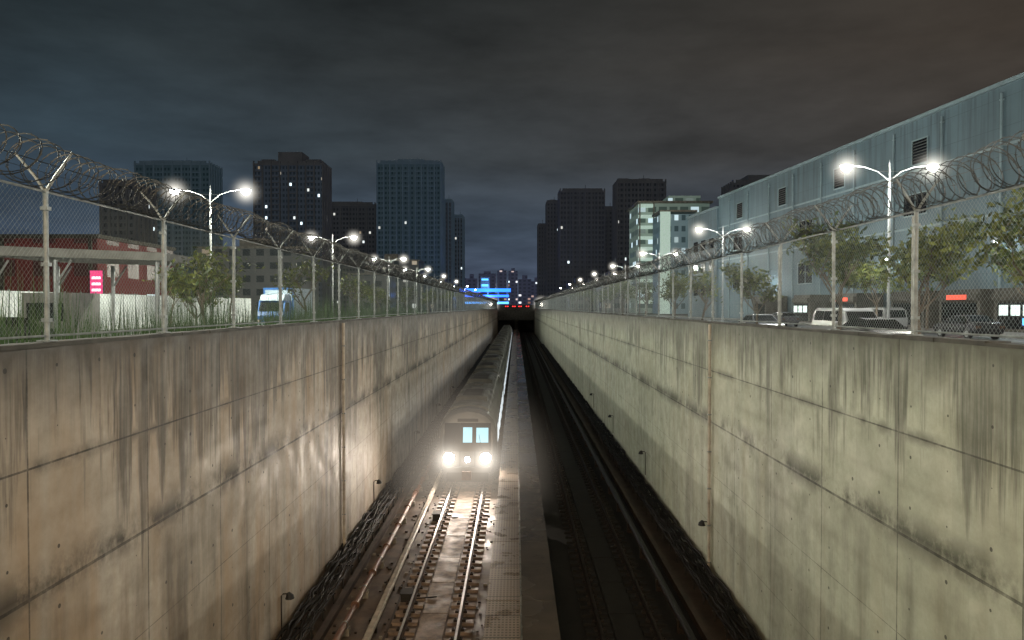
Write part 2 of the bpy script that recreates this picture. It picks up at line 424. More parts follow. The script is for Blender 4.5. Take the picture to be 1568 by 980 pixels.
# ------------------------------------------------------------------ tracks
def track(xc, y0, y1, slm, clm, lit):
    root = empty('railway_track', (xc, 0, 0))
    mb = MB()
    for s in (-1, 1):
        x = s*0.7525
        h = RZ
        prof = [(x-.075,h-.17),(x+.075,h-.17),(x+.075,h-.155),(x+.012,h-.13),(x+.012,h-.045),(x+.036,h-.035),(x+.036,h-.006),(x-.036,h-.006),(x-.036,h-.035),(x-.012,h-.045),(x-.012,h-.13),(x-.075,h-.155)]
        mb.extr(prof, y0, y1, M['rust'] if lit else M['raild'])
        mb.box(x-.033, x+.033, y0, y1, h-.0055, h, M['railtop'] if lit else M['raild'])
    mb.obj('rails', root)
    mb = MB(); mc = MB(); yy = y0
    while yy < y1:
        mb.box(-1.15, -.42, yy-.13, yy+.13, FZ, RZ-.17, slm)
        mb.box(.42, 1.15, yy-.13, yy+.13, FZ, RZ-.17, slm)
        for s in (-1, 1):
            for q in (-1, 1):
                x = s*.7525 + q*.12
                mc.box(x-.05, x+.05, yy-.06, yy+.06, RZ-.169, RZ-.11, clm)
                mc.box(x-.018, x+.018, yy-.02, yy+.02, RZ-.109, RZ-.075, clm)
        yy += 0.6
    mb.obj('support_blocks', root); mc.obj('rail_clips', root)
    mb = MB()
    yy = y0
    while yy < y1:
        mb.box(-.36, .36, yy, yy+2.36, FZ, RZ-.19, slm)
        yy += 2.4
    mb.obj('centre_slab', root)
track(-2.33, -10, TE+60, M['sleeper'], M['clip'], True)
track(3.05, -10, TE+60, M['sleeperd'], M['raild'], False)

for xc, cm_, in ((-3.85, M['cover']), (4.55, M['black'])):  # right cover is black: shade of the unlit track put into its colour
    mb = MB()
    mb.extr([(xc-.10,RZ+.06),(xc+.10,RZ+.06),(xc+.10,RZ+.11),(xc+.06,RZ+.16),(xc-.06,RZ+.16),(xc-.10,RZ+.11)], -10, TE, cm_)
    mb.extr([(xc-.04,RZ-.1),(xc+.04,RZ-.1),(xc+.04,RZ+.02),(xc-.04,RZ+.02)], -10, TE, M['rust'])
    yy = -10
    while yy < TE:
        mb.box(xc-.16, xc-.105, yy, yy+.12, FZ, RZ+.12, M['clip'])
        mb.box(xc-.104, xc+.05, yy, yy+.12, FZ, RZ-.11, M['clip'])
        yy += 3.0
    mb.obj('third_rail')
mb = MB(); px = -4.65
yy = -10
mb.tube([(px,-10,FZ+.28),(px,TE,FZ+.28)], .085, M['pipe'], 12)
while yy < TE:
    mb.tube([(px,yy,FZ+.28),(px,yy+.12,FZ+.28)], .125, M['pipe'], 12)
    mb.box(px-.14, px+.14, yy+1.2, yy+1.4, FZ, FZ+.21, M['conc'])
    mb.tube([(px,yy+1.28,FZ+.28),(px,yy+1.32,FZ+.28)], .1, M['galv'], 12)
    yy += 2.6
mb.obj('water_pipe')
mb = MB(); random.seed(77)
for i in range(420):
    x_ = random.choice((random.uniform(-5.1,-4.85), random.uniform(-4.4,-4.0), random.uniform(-3.7,-3.5), random.uniform(-1.15,-.8)))
    y_ = random.uniform(8, 60); s_ = random.uniform(.02,.06)
    mb.box(x_-s_, x_+s_, y_-s_*random.uniform(.6,1.6), y_+s_, FZ, FZ+s_, M['clip'] if i%3 else M['conc'])
mb.obj('track_debris')
mb = MB()
for yv in (13.5, 22, 30.5, 41):
    mb.box(-3.45,-3.15,yv,yv+.45,FZ+.0,FZ+.28,M['rack']); mb.box(-3.48,-3.12,yv-.03,yv+.48,FZ+.281,FZ+.31,M['rack'])
    mb.tube([(-3.3,yv+.2,FZ+.1),(-3.0,yv+.25,FZ+.07),(-2.4,yv+.3,FZ+.1)], .02, M['cable'], 5)
mb.obj('junction_box')

def cables(x0, x1, zc, seed):
    root = empty('cable_rack')
    random.seed(seed)
    mb = MB(); n = 14
    for i in range(n):
        xb = x0 + (x1-x0)*(i+.5)/n
        zb = zc + random.uniform(-.02, .05) + (0.07 if i % 3 == 0 else 0)
        pts = []; yy = 4.0; ph = random.uniform(0, 9)
        while yy < 170:
            sag = 0.05*math.cos(2*math.pi*yy/1.2)
            pts.append((xb + .12*mnoise.noise(Vector((yy*.9, ph*7, 0))) + .06*mnoise.noise(Vector((yy*2.7, ph, 3))), yy, zb + sag*.5 + .10*mnoise.noise(Vector((yy*1.1, ph, 9)))))
            yy += .3 if yy < 60 else .6
        mb.tube(pts, random.choice((.022,.03,.04)), M['cable'] if i % 5 else M['rack'], 5)
    mb.obj('cables', root, smooth=True)
    mb = MB(); yy = 4.0
    while yy < 170:
        mb.box(min(x0,x1)-.05, max(x0,x1)+.05, yy-.025, yy+.025, zc-.09, zc-.045, M['rack'])
        mb.box(min(x0,x1), min(x0,x1)+.04, yy-.025, yy+.025, FZ, zc-.091, M['rack'])
        mb.box(max(x0,x1)-.04, max(x0,x1), yy-.025, yy+.025, FZ, zc-.091, M['rack'])
        yy += 1.2
    mb.box(x1-.02 if x0 < x1 else x1, x1 if x0 < x1 else x1+.02, 4, 170, zc-.044, zc+.0, M['rack'])
    mb.obj('tray', root)
cables(-6.12, -5.45, FZ+.38, 3)
cables(6.27, 5.6, FZ+.38, 5)

# central walkway
mt, t, b = newmat('walkway_grating')
geo = t.n('ShaderNodeNewGeometry'); sp = t.n('ShaderNodeSeparateXYZ'); t.set(sp.inputs[0], geo.outputs['Position'])
fx = t.m('SUBTRACT', t.m('FRACT', t.m('MULTIPLY', sp.outputs[0], 11.0)), .5)
fy = t.m('SUBTRACT', t.m('FRACT', t.m('MULTIPLY', sp.outputs[1], 7.0)), .5)
hol = t.m('MULTIPLY', t.m('LESS_THAN', t.m('ABSOLUTE', fx), .3), t.m('LESS_THAN', t.m('ABSOLUTE', fy), .28))
seam = t.m('LESS_THAN', t.m('FRACT', t.m('DIVIDE', sp.outputs[1], 1.22)), .03)
nz = t.noise(geo.outputs['Position'], 1.1, 5, .6)
wcol = t.mix(t.mr(nz, .3, .7, 0, 1), (0.25, 0.20, 0.155, 1), (0.42, 0.35, 0.28, 1))
wcol = t.mix(t.m('MULTIPLY', hol, .75), wcol, (0.03, 0.025, 0.02, 1))
wcol = t.mix(seam, wcol, (0.03, 0.025, 0.02, 1))
t.set(b.inputs['Base Color'], wcol)
t.set(b.inputs['Roughness'], t.mr(nz, .35, .65, .2, .5))
M['grate'] = mt
M['walkdark'] = mat('walkway_wet_plate', (0.11, 0.095, 0.078), 0.24, var=.3, scale=.7, bump=.4, roughvar=.12)
mb = MB(); WZ = CAMZ-7.7
mb.box(-.72, .98, -10, TE, WZ-.16, WZ-.03, M['conc'])
yy = -10
while yy < TE:
    mb.box(-.76, .10, yy, yy+2.40, WZ-.029, WZ, M['grate'])
    mb.box(.16, 1.04, yy, yy+2.42, WZ-.029, WZ-.004, M['walkdark'])
    yy += 2.44
yy = -10
while yy < TE:
    mb.box(-.45, .7, yy, yy+.3, FZ, WZ-.161, M['conc']); yy += 3.0
mb.box(-.76, -.70, -10, TE, WZ-.28, WZ-.165, M['rust'])
mb.obj('evacuation_walkway')
mb = MB()
mb.tube([(.13,-5,WZ+.05),(.13,TE,WZ+.05)], .016, M['galv'], 6)
yy = -5
while yy < TE:
    mb.box(.105,.155,yy-.02,yy+.02,WZ-.03,WZ+.09,M['galv']); yy += .61
mb.obj('cable_conduit')

def conduit(x, y, z0, z1, r=.03):
    mb = MB(); mb.tube([(x,y,z0),(x,y,z1)], r, M['cover'], 8)
    z = z0+.3
    while z < z1:
        mb.box(x-.06,x+.06,y-.05,y+.05,z,z+.04,M['galv']); z += 1.2
    mb.obj('wall_conduit')
conduit(-6.12, 26.2, FZ, WT-.1, .055); conduit(6.26, 23.9, FZ+.3, WT-.1, .05)
def walllamp(x, y, z):
    s = 1 if x < 0 else -1
    root = empty('wall_lamp', (x, y, z))
    mb = MB()
    mb.tube([(0,0,-1.1),(0,0,0),(s*.05,0,.05),(s*.22,0,.06)], .018, M['clip'], 6)
    mb.tube([(s*.18,-.0,.09),(s*.22,-.0,.0),(s*.22,0,-.07)], [.04,.10,.12], M['black'], 10)
    mb.obj('bracket', root)
for yv in (19.3, 32.0, 44.8, 57.5, 70): walllamp(-6.17, yv, CAMZ-7.6)
for yv in (24.2, 36, 48, 60): walllamp(6.32, yv, CAMZ-7.1)

# ------------------------------------------------------------------ fences
def fence(sx, xw, first, sp_):
    root = empty('chain_link_fence', (xw, 0, 0))
    mb = MB(); HT = 3.03
    yy = first - 3*sp_; k = 0
    random.seed(int(abs(xw)*100))
    while yy < TE:
        far = yy > 90
        tl = random.uniform(-.03, .03)
        mb.tube([(0,yy,WT-.02),(tl,yy,HT)], .034, M['galv'], 6 if far else 10)
        mb.box(-.09,.09,yy-.09,yy+.09,WT+.007,WT+.025,M['galv'])
        for q in (-1, 1):
            mb.tube([(tl,yy,HT-.04),(tl+q*.14,yy,HT+.18),(tl+q*.38+random.uniform(-.03,.03),yy+random.uniform(-.05,.05),HT+.48)], [.024,.022,.016], M['galv'], 5)
        if not far:
            for zz in (1.25, 2.0, 2.75): mb.box(-.05,.05,yy-.045,yy+.045,zz,zz+.05,M['galv'])
            if k % 2 == 0: mb.tube([(0,yy+.1,WT),(0,yy+.1,HT-.1)], .018, M['galv'], 6)
        yy += sp_; k += 1
    for zz in (WT+.08, HT-.03):
        mb.tube([(0,first-3*sp_,zz),(0,TE,zz)], .017, M['galv'], 6)
    mb.obj('posts', root)
    mb = MB(); H = HT-WT-.12; z0 = WT+.08
    def strands(ya, yb, s, r):
        y = ya - H
        k = mb.mid(M['wire'])
        while y < yb:
            for dd in (0, 1):
                p0 = Vector((0,y,z0)); p1 = Vector((0,y+H,z0+H))
                if dd: p0.z, p1.z = p1.z, p0.z
                n1 = Vector((r,0,0)); n2 = Vector((-r*.5, -r*.6, r*.6)); n3 = Vector((-r*.5, r*.6, -r*.6))
                if dd: n2 = Vector((-r*.5, r*.6, r*.6)); n3 = Vector((-r*.5, -r*.6, -r*.6))
                b = len(mb.v)
                mb.v += [tuple(p0+n1),tuple(p0+n2),tuple(p0+n3),tuple(p1+n1),tuple(p1+n2),tuple(p1+n3)]
                for f in ((0,1,4,3),(1,2,5,4),(2,0,3,5)):
                    mb.f.append(tuple(b+i for i in f)); mb.mi.append(k)
            y += s
    strands(first-3*sp_, 60, .085, .0019)
    strands(60, TE, .17, .0028)
    mb.obj('mesh', root)
    mb = MB()
    def coil(r0, zc, xc, pitch, wr, ya, yb, seg, n, ph=0.0):
        pts = []; nl = int((yb-ya)/pitch*seg)
        for i in range(nl):
            a = 2*math.pi*i/seg + ph
            yv = ya + i*pitch/seg + .2*mnoise.noise(Vector((i*pitch/seg*1.7, 4, 1+ph)))
            rr = r0*(1+.25*mnoise.noise(Vector((yv*1.9, r0*10, ph))))
            pts.append((xc+math.cos(a)*rr + .08*mnoise.noise(Vector((yv,2,0))), yv+.12*math.sin(a*1.0+.5), zc+math.sin(a)*rr + .10*mnoise.noise(Vector((yv*.5,8,0)))))
        mb.tube(pts, wr, M['razor'], n, cap=False)
        return pts
    p = coil(.31, HT+.31, 0, .27, .0085, first-2*sp_, 60, 20, 3)
    p += coil(.27, HT+.29, .02, .41, .007, first-2*sp_, 60, 18, 3, 2.1)
    coil(.31, HT+.31, .03, .30, .011, 60, TE, 12, 3)
    for i in range(0, len(p), 2):
        q = Vector(p[i])
        d = Vector((random.uniform(-1,1),random.uniform(-1,1),random.uniform(-1,1))).normalized()*.03
        e = d.cross(Vector((0.3,1,.2))).normalized()*.009
        mb.quad([q-d, q+e, q+d, q-e], M['razor'])
    for q in (-.38, .38):
        for sh in (1.0, .6):
            mb.tube([(q*sh,first-2*sp_,HT+.02+.45*sh),(q*sh,TE,HT+.02+.45*sh)], .004, M['razor'], 3)
    mb.obj('razor_wire', root)
fence(-1, -6.33, 9.95, 3.3)
fence(1, 6.48, 8.95, 3.08)

# ------------------------------------------------------------------ street lamps
def lamp(x, y, energy, col, lens, zt=10.0, arm=2.6, glow=True):
    root = empty('street_lamp', (x, y, G))
    H = zt-G
    mb = MB()
    mb.tube([(0,0,0),(0,0,.9),(0,0,1.0),(0,0,H-.2),(0,0,H+.15)], [.13,.13,.095,.065,.05], M['pole'], 10)
    mb.box(-.2,.2,-.2,.2,0.1,.16,M['pole'])
    for s in (-1, 1):
        mb.tube([(0,0,H-.9),(s*.7,0,H-.35),(s*1.5,0,H-.08),(s*(arm-.35),0,H)], [.045,.04,.035,.03], M['pole'], 8)
        mb.tube([(0,0,H-.35),(s*.7,0,H-.35)], .02, M['pole'], 6)
        prof = []
        for (xx, wdt, zh) in ((arm-.45,.06,.03),(arm-.3,.13,.07),(arm,.16,.09),(arm+.35,.12,.05),(arm+.42,.04,.02)):
            prof.append([(s*xx,-wdt,H+.0),(s*xx,-wdt*.6,H+zh+.02),(s*xx,wdt*.6,H+zh+.02),(s*xx,wdt,H+.0)])
        mb.loft(prof, M['pole'])
    mb.tube([(0,0,H),(0,0,H+.35)], [.04,.01], M['pole'], 6)
    mb.obj('pole', root)
    mb = MB()
    for s in (-1, 1):
        rings = []
        for (zz, sc_) in ((-.001,1.0),(-.12,.97),(-.25,.8),(-.34,.4)):
            rings.append([(s*(arm)+ .36*sc_*math.cos(2*math.pi*j/12), .26*sc_*math.sin(2*math.pi*j/12), H+zz) for j in range(12)])
        mb.loft(rings, lens)
    mb.obj('lenses', root)
    for s in (-1, 1):
        if energy > 0: light('bulb', 'POINT', (s*arm, 0, H-.5), energy, col, root, size=.12)
        if glow: halo(glow_lamp, (s*arm, 0, H-.16), 1.6, root)
W_ = (0.98, 0.97, 0.80); C_ = (0.97, 0.96, 0.86)
for i, yv in enumerate((-27, 9, 45, 81, 117, 153, 189, 230, 275, 330)):
    lamp(22.6, yv, 5600 if yv < 160 else 0, C_ , M['lampw'], glow=20 < yv < 240)
for i, yv in enumerate((-18, 18, 54, 90, 130, 166, 202, 245, 300, 360)):
    lamp(-22.3, yv, 6800 if yv < 170 else 0, W_, M['lampc'], glow=20 < yv < 250)
lamp(-4, -7, 4200, (1.0,.70,.40), M['lampw'], zt=8.5, arm=1.5, glow=False)
lamp(9, -9, 2600, (1.0,.80,.52), M['lampw'], zt=8.5, arm=1.5, glow=False)
mb = MB(); random.seed(88)
for i in range(36):
    s_ = random.choice((-1,1)); y_ = random.uniform(300,780); x_ = s_*random.uniform(24, 260); h_ = random.uniform(5, 9)
    mb.tube([(x_,y_,G),(x_,y_,h_)], .1, M['pole'], 5)
    r_ = random.uniform(.2,.42)
    mb.tube([(x_,y_-.01,h_),(x_,y_-.01,h_+r_),(x_,y_-.01,h_+2*r_)], [r_*.5,r_,r_*.3], M['lampw'] if i%4 else M['lampc'], 8)
mb.obj('distant_street_lights')

# ------------------------------------------------------------------ train
def train(xc, y0, ncar):
    root = empty('metro_train', (xc, y0, RZ))
    def ring(y, w=1.4, top=3.75, bot=.95, lean=0.0):
        P = [(-w*.93,bot),(-w*.99,bot+.3),(-w,1.4),(-w,2.5),(-w*.97,2.85),(-w*.88,3.18),(-w*.68,3.48),(-w*.4,3.66),(0,3.75),
             (w*.4,3.66),(w*.68,3.48),(w*.88,3.18),(w*.97,2.85),(w,2.5),(w,1.4),(w*.99,bot+.3),(w*.93,bot)]
        out = []
        for (px_, pz) in P:
            pz2 = bot + (pz-bot)*(top-bot)/(3.75-bot) if pz > bot else pz
            out.append((px_, y+lean*max(0,(pz2-1.6)), pz2))
        return out
    L = 19.6
    for c in range(ncar):
        ya = c*20.2
        mb = MB()
        if c == 0:
            rings = [ring(ya+.0, 1.22, 3.35, .75, lean=.28), ring(ya+.12, 1.34, 3.55, .72, lean=.22), ring(ya+.55, 1.4, 3.72, .9, lean=.05), ring(ya+1.2), ring(ya+L)]
        else: rings = [ring(ya), ring(ya+L)]
        mb.loft(rings, M['trainbody'])
        mb.obj('car_body', root)
        mb = MB()
        s = [(-1.05,3.36),(-.95,3.62),(-.6,3.74),(0,3.79),(.6,3.74),(.95,3.62),(1.05,3.36)]
        mb.extr(s, ya+1.3, ya+L-.3, M['trainroof'])
        for yy in (ya+3.5, ya+12.5):
            mb.extr([(-.85,3.5),(-.8,3.9),(-.62,3.97),(.62,3.97),(.8,3.9),(.85,3.5)], yy, yy+3.6, M['trainroof'])
            for q in range(5):
                mb.box(-.5,.5,yy+.4+q*.6,yy+.7+q*.6,3.971,3.985,M['black'])
        for yy in (ya+8.5, ya+10.5): mb.box(-.3,.3,yy,yy+.8,3.75,3.86,M['trainroof'])
        mb.obj('roof_units', root)
        mb = MB()
        for s in (-1, 1):
            yy = ya+2.4
            while yy < ya+L-2:
                xx = s*1.402
                xa = sorted((xx, xx+s*.006))
                mb.box(xa[0],xa[1],yy,yy+1.1,1.75,2.6,M['saloon'])
                mb.box(xa[0],xa[1],yy+1.55,yy+2.1,1.6,2.6,M['saloon'])
                mb.box(xa[0],xa[1],yy+2.25,yy+2.8,1.6,2.6,M['saloon'])
                xa = sorted((xx, xx+s*.012))
                mb.box(xa[0],xa[1],yy+1.45,yy+1.5,1.05,2.75,M['black'])
                mb.box(xa[0],xa[1],yy+2.15,yy+2.18,1.05,2.75,M['black'])
                mb.box(xa[0],xa[1],yy+2.9,yy+2.95,1.05,2.75,M['black'])
                yy += 3.6
        mb.obj('side_windows', root)
        mb = MB()
        for yb in (ya+3.2, ya+L-3.4):
            mb.box(-1.0,1.0,yb-1.6,yb+1.6,.35,.7,M['black'])
            for s in (-1,1):
                for q in (-1.05,1.05):
                    mb.tube([(s*.68,yb+q,.43),(s*.80,yb+q,.43)], .42, M['rust'], 20)
        mb.box(-1.25,1.25,ya+5.5,ya+L-5.7,.35,.94,M['black'])
        if c < ncar-1: mb.box(-.75,.75,ya+L+.002,ya+20.198,1.1,3.3,M['black'])
        mb.obj('bogies', root)
    def fp(x, z, off=.012):
        return (x, .28*max(0,(z-1.6)) - off, z)
    mb = MB()
    def patch(x0,x1,z0,z1,m,off):
        a = [fp(x0,z0,off),fp(x1,z0,off),fp(x1,z1,off),fp(x0,z1,off)]
        b = [(p[0],p[1]+off+.02,p[2]) for p in a]
        mb.quad(a, m)
        for i in range(4):
            j = (i+1)%4; mb.quad([a[j],a[i],b[i],b[j]], m)
    patch(-1.12,1.12,1.72,3.02,M['glass'],.015)
    patch(-.30,.30,2.06,2.88,M['black'],.03)
    patch(-.22,.22,2.12,2.82,M['cabin'],.04)
    patch(.42,1.0,2.12,2.80,M['cabin'],.04)
    patch(-1.0,-.42,2.12,2.80,M['glass'],.04)
    patch(-.5,.5,3.08,3.22,M['black'],.02)
    for xx in (-.36,.36): patch(xx-.015,xx+.015,1.0,3.0,M['black'],.045)
    mb.obj('windscreen', root)
    mb = MB()
    mb.box(-1.1,1.1,-.12,.1,.72,.98,M['trainbody'])
    mb.box(-1.0,1.0,-.05,.3,.25,.719,M['black'])
    mb.box(-.14,.14,-.499,-.051,.55,.7,M['rust']); mb.box(-.22,.22,-.68,-.5,.48,.88,M['rust'])
    for s in (-1,1):
        mb.tube([(s*.88,-.06,1.4),(s*.88,.1,1.4)], .30, M['black'], 20)
        mb.tube([(s*.7,-.05,1.75),(s*.55,.16,2.5)], .012, M['black'], 5)
    mb.tube([(0,-.05,1.33),(0,.05,1.33)], .19, M['black'], 16)
    mb.obj('front_bumper', root)
    mb = MB()
    for s in (-1,1):
        mb.tube([(s*.88,-.11,1.4),(s*.88,-.08,1.4),(s*.88,-.062,1.4)], [.14,.24,.26], M['head'], 20)
    mb.tube([(0,-.1,1.33),(0,-.07,1.33),(0,-.052,1.33)], [.06,.12,.13], M['head'], 16)
    mb.obj('headlamps', root)
    for s in (-1,1):
        l = light('headlamp_beam','SPOT',(s*.88,-.3,1.4),950,(1.0,.84,.70),root,size=.2,spot_size=math.radians(140),spot_blend=1.0)
        l.rotation_euler = (math.radians(90-0.5),0,math.radians(180))
        halo(glow_head,(s*.88,-.4,1.4),1.6,root)
    halo(glow_head,(0,-.3,1.33),.7,root)
    halo(glow_wide,(0,-1.5,1.2),5.0,root)
train(-2.33, 35.4, 8)

# ------------------------------------------------------------------ trench end structure
root = empty('tunnel_portal', (0, TE, 0))
mb = MB()
mb.box(-7.5,7.5,0,14,-3.0,1.3,M['copdark'])
mb.box(-6.6,-6.1,0.01,14,FZ,-3.001,M['copdark']); mb.box(6.3,6.8,0.01,14,FZ,-3.001,M['copdark'])
mb.box(-.4,.6,0.02,14,FZ,-3.001,M['copdark'])
mb.box(-7.5,7.5,-.2,0,1.301,2.2,M['black'])
mb.box(-7,7,14.01,40,FZ,-3.0,M['black'])  # black block fills the bore in place of its darkness
mb.obj('deck', root)
mb = MB()
for xx in (-3.6,-2.9,-1.2,-.5,.9,1.6,3.4,4.1): mb.box(xx,xx+.35,-.3,-.201,1.5,1.8,M['red'])
mb.obj('red_lights', root)
mb = MB()
for xx in (-8.3, 8.6):
    mb.tube([(xx,0,G),(xx,0,2.6)], .06, M['pole'], 8)
    mb.tube([(xx,-.3,2.3),(xx,-.2,2.3),(xx,0,2.3)], [.5,.65,.3], M['lampw'], 14)
    halo(glow_lamp,(xx,-.8,2.3),4.2,root)
mb.obj('floodlights', root)

# ------------------------------------------------------------------ towers
def tower(name, x0, x1, y, zt, mt, ribm, depth=20, crowns=(), ribs=6, ribw=.7):
    root = empty(name, ((x0+x1)/2, y, G))
    w = (x1-x0)/2; H = zt-G
    mb = MB(); mb.box(-w, w, 0, depth, 0, H, mt); mb.obj('walls', root)
    mb = MB()
    for i in range(ribs+1):
        xx = -w + 2*w*i/ribs
        mb.box(xx-ribw/2, xx+ribw/2, -.8, -.003, 0, H+1.2, ribm)
        sx = w if (x0+x1) < 0 else -w
        if i < 5:
            yy = depth*(i+.5)/5
            a = sorted((sx+ (.003 if sx>0 else -.003), sx+(.7 if sx>0 else -.7)))
            mb.box(a[0], a[1], yy-.35, yy+.35, 0, H+.6, ribm)
    mb.box(-w-.4, w+.4, -.95, -.81, H-1.2, H-.2, ribm)
    z = 9.0
    while z < H-3:
        for i in range(ribs):
            if i % 2 == 0:
                a = -w+2*w*i/ribs+ribw/2+.2; b = -w+2*w*(i+1)/ribs-ribw/2-.2
                mb.box(a, b, -.65, -.003, z, z+.35, ribm)
        z += 3.0
    mb.obj('pilasters_and_balconies', root)
    mb = MB()
    for (a, b, zc) in crowns:
        mb.box(a-(x0+x1)/2, b-(x0+x1)/2, 2, depth-2, H+.002, zc-G, ribm)
    mb.box(-w*.9, w*.9, .2, .5, H+.002, H+1.4, ribm)
    mb.tube([(w*.2,depth/2,H),(w*.2,depth/2,H+5)], .15, ribm, 5)
    mb.obj('roof_structures', root)
hzc = (0.35, 0.5, 0.70)
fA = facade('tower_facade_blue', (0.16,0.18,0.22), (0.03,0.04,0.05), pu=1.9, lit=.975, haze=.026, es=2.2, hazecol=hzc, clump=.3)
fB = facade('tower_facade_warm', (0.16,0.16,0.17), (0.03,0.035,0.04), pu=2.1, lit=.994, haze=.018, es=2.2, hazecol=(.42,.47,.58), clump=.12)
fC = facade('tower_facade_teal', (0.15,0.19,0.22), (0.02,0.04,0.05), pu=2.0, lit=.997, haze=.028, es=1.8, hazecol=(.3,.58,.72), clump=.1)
rb = mat('tower_rib', (0.20,0.23,0.27), .8, var=.2, scale=.1, emis=(.3,.52,.68), es=.034)  # faint emission imitates distance haze on the ribs
rw = mat('tower_rib_warm', (0.18,0.17,0.17), .8, var=.2, scale=.1, emis=(.42,.47,.56), es=.014)  # distance haze painted in as weak emission here too
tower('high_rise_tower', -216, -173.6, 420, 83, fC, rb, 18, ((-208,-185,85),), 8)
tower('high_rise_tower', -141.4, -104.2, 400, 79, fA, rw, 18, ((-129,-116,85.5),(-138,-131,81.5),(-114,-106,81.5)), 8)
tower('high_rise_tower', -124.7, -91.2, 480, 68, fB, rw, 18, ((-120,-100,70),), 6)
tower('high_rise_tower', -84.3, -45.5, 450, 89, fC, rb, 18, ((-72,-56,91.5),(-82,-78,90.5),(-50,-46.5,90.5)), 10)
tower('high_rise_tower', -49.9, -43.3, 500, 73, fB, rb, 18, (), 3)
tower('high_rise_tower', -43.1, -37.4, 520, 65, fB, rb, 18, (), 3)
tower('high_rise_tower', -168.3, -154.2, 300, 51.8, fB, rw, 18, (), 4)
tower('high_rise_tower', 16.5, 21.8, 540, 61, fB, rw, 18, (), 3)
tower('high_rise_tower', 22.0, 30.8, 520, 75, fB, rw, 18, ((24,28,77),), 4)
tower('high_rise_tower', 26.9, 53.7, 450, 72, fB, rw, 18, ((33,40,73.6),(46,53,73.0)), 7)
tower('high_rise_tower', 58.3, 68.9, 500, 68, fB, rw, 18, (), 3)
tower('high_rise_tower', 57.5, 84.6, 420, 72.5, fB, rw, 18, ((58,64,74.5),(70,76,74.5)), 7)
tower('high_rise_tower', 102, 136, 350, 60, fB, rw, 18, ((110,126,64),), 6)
random.seed(21)
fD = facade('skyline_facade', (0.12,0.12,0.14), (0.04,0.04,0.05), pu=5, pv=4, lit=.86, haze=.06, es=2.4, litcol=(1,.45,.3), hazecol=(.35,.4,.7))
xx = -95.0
while xx < 60:
    wd = random.uniform(9, 20); zt = random.uniform(30, 44); yv = 850+random.uniform(-40, 40)
    root = empty('distant_apartment_block', (xx+wd/2, yv, G))
    mb = MB(); mb.box(-wd/2, wd/2, 0, 15, 0, zt, fD); mb.box(-wd*.2, wd*.2, 3, 10, zt+.01, zt+random.uniform(1.5,5), fD); mb.obj('walls', root)
    xx += wd+random.uniform(-.5, 3)
fE = facade('roadside_facade', (0.20,0.20,0.20), (0.03,0.04,0.05), pu=3.5, pv=3.4, lit=.92, haze=.02, es=2.0, hazecol=(.4,.55,.6))
for (x0, x1, yv, zt) in ((-120,-85,170,13),(-82,-55,190,17),(-52,-40,230,12),(-60,-38,290,20),(-38,-28,330,12),(30,38,260,9),(38,56,300,16),(24,32,330,12)):
    root = empty('low_rise_building', ((x0+x1)/2, yv, G)); w2 = (x1-x0)/2
    mb = MB(); mb.box(-w2,w2,0,16,0,zt,fE); mb.box(-w2-.3,w2+.3,-.3,16.3,zt+.002,zt+.5,M['conc']); mb.box(-w2*.3,w2*.2,4,9,zt+.501,zt+3,M['conc']); mb.obj('walls', root)
root = empty('blue_lit_gate_canopy', (-16, 420, G))
mb = MB()
mb.box(-16,13,0,6,10.6,12.4,M['blue']); mb.box(-13,12,-.5,-.003,7.6,8.8,M['blue']); mb.box(-4,1,-1,5,12.41,19,M['conc']); mb.box(-3.4,.4,-1.1,-1.01,13.6,14.8,M['bluew']); mb.box(-3.4,.4,-1.1,-1.01,17,18,M['bluew'])
for xx in (-12,-6,0,6,11): mb.box(xx-.4,xx+.4,1,2,0,10.6,M['conc'])
mb.box(-13,12,.2,.6,3.7,4.9,M['bluew'])
mb.obj('canopy', root)
light('blue_flood', 'POINT', (0,-6,9), 9000, (.1,.3,1), root, size=1)

fW = facade('lit_office_facade', (0.4,0.44,0.4), (0.08,0.11,0.10), pu=3.3, pv=3.3, lit=.72, haze=.09, es=.9, litcol=(.8,1.0,.85), hazecol=(.6,.9,.75), u0=.12,u1=.88,v0=.35,v1=.85)
fW2 = facade('office_block_facade', (0.26,0.33,0.37), (0.05,0.08,0.09), pu=2.0, pv=3.1, lit=.88, haze=.07, es=1.2, litcol=(.8,1.0,.9), hazecol=(.45,.8,.9))
balc = mat('balcony_white_glow', (.6,.65,.6), .6, var=.15, emis=(.7,1.0,.85), es=.34)  # emission paints in the lit look of the balconies
root = empty('office_building', (38.2, 230, G))
mb = MB(); mb.box(0,21.8,0,20,0,34,fW); mb.obj('walls', root)
mb = MB()
for i in range(10):
    z = 3.0+i*3.3
    mb.box(-.3,4.2,-1.4,-.003,z,z+.95,balc)
mb.box(-.8,22.5,-1.6,20.5,34.003,34.6,M['conc']); mb.box(10,20,4,14,34.601,37,fW)
for xx in (0,4.3): mb.box(xx-.2,xx+.2,-1.45,-1.0,0,34,M['conc'])
mb.obj('balconies', root)
root = empty('office_building', (40.6, 208, G))
mb = MB(); mb.box(0,9.9,0,12,0,28,fW2); mb.box(-.2,2.6,-.6,-.003,0,28.6,balc); mb.box(-.3,10.2,-.3,12,28.603,29.1,M['conc']); mb.obj('walls', root)

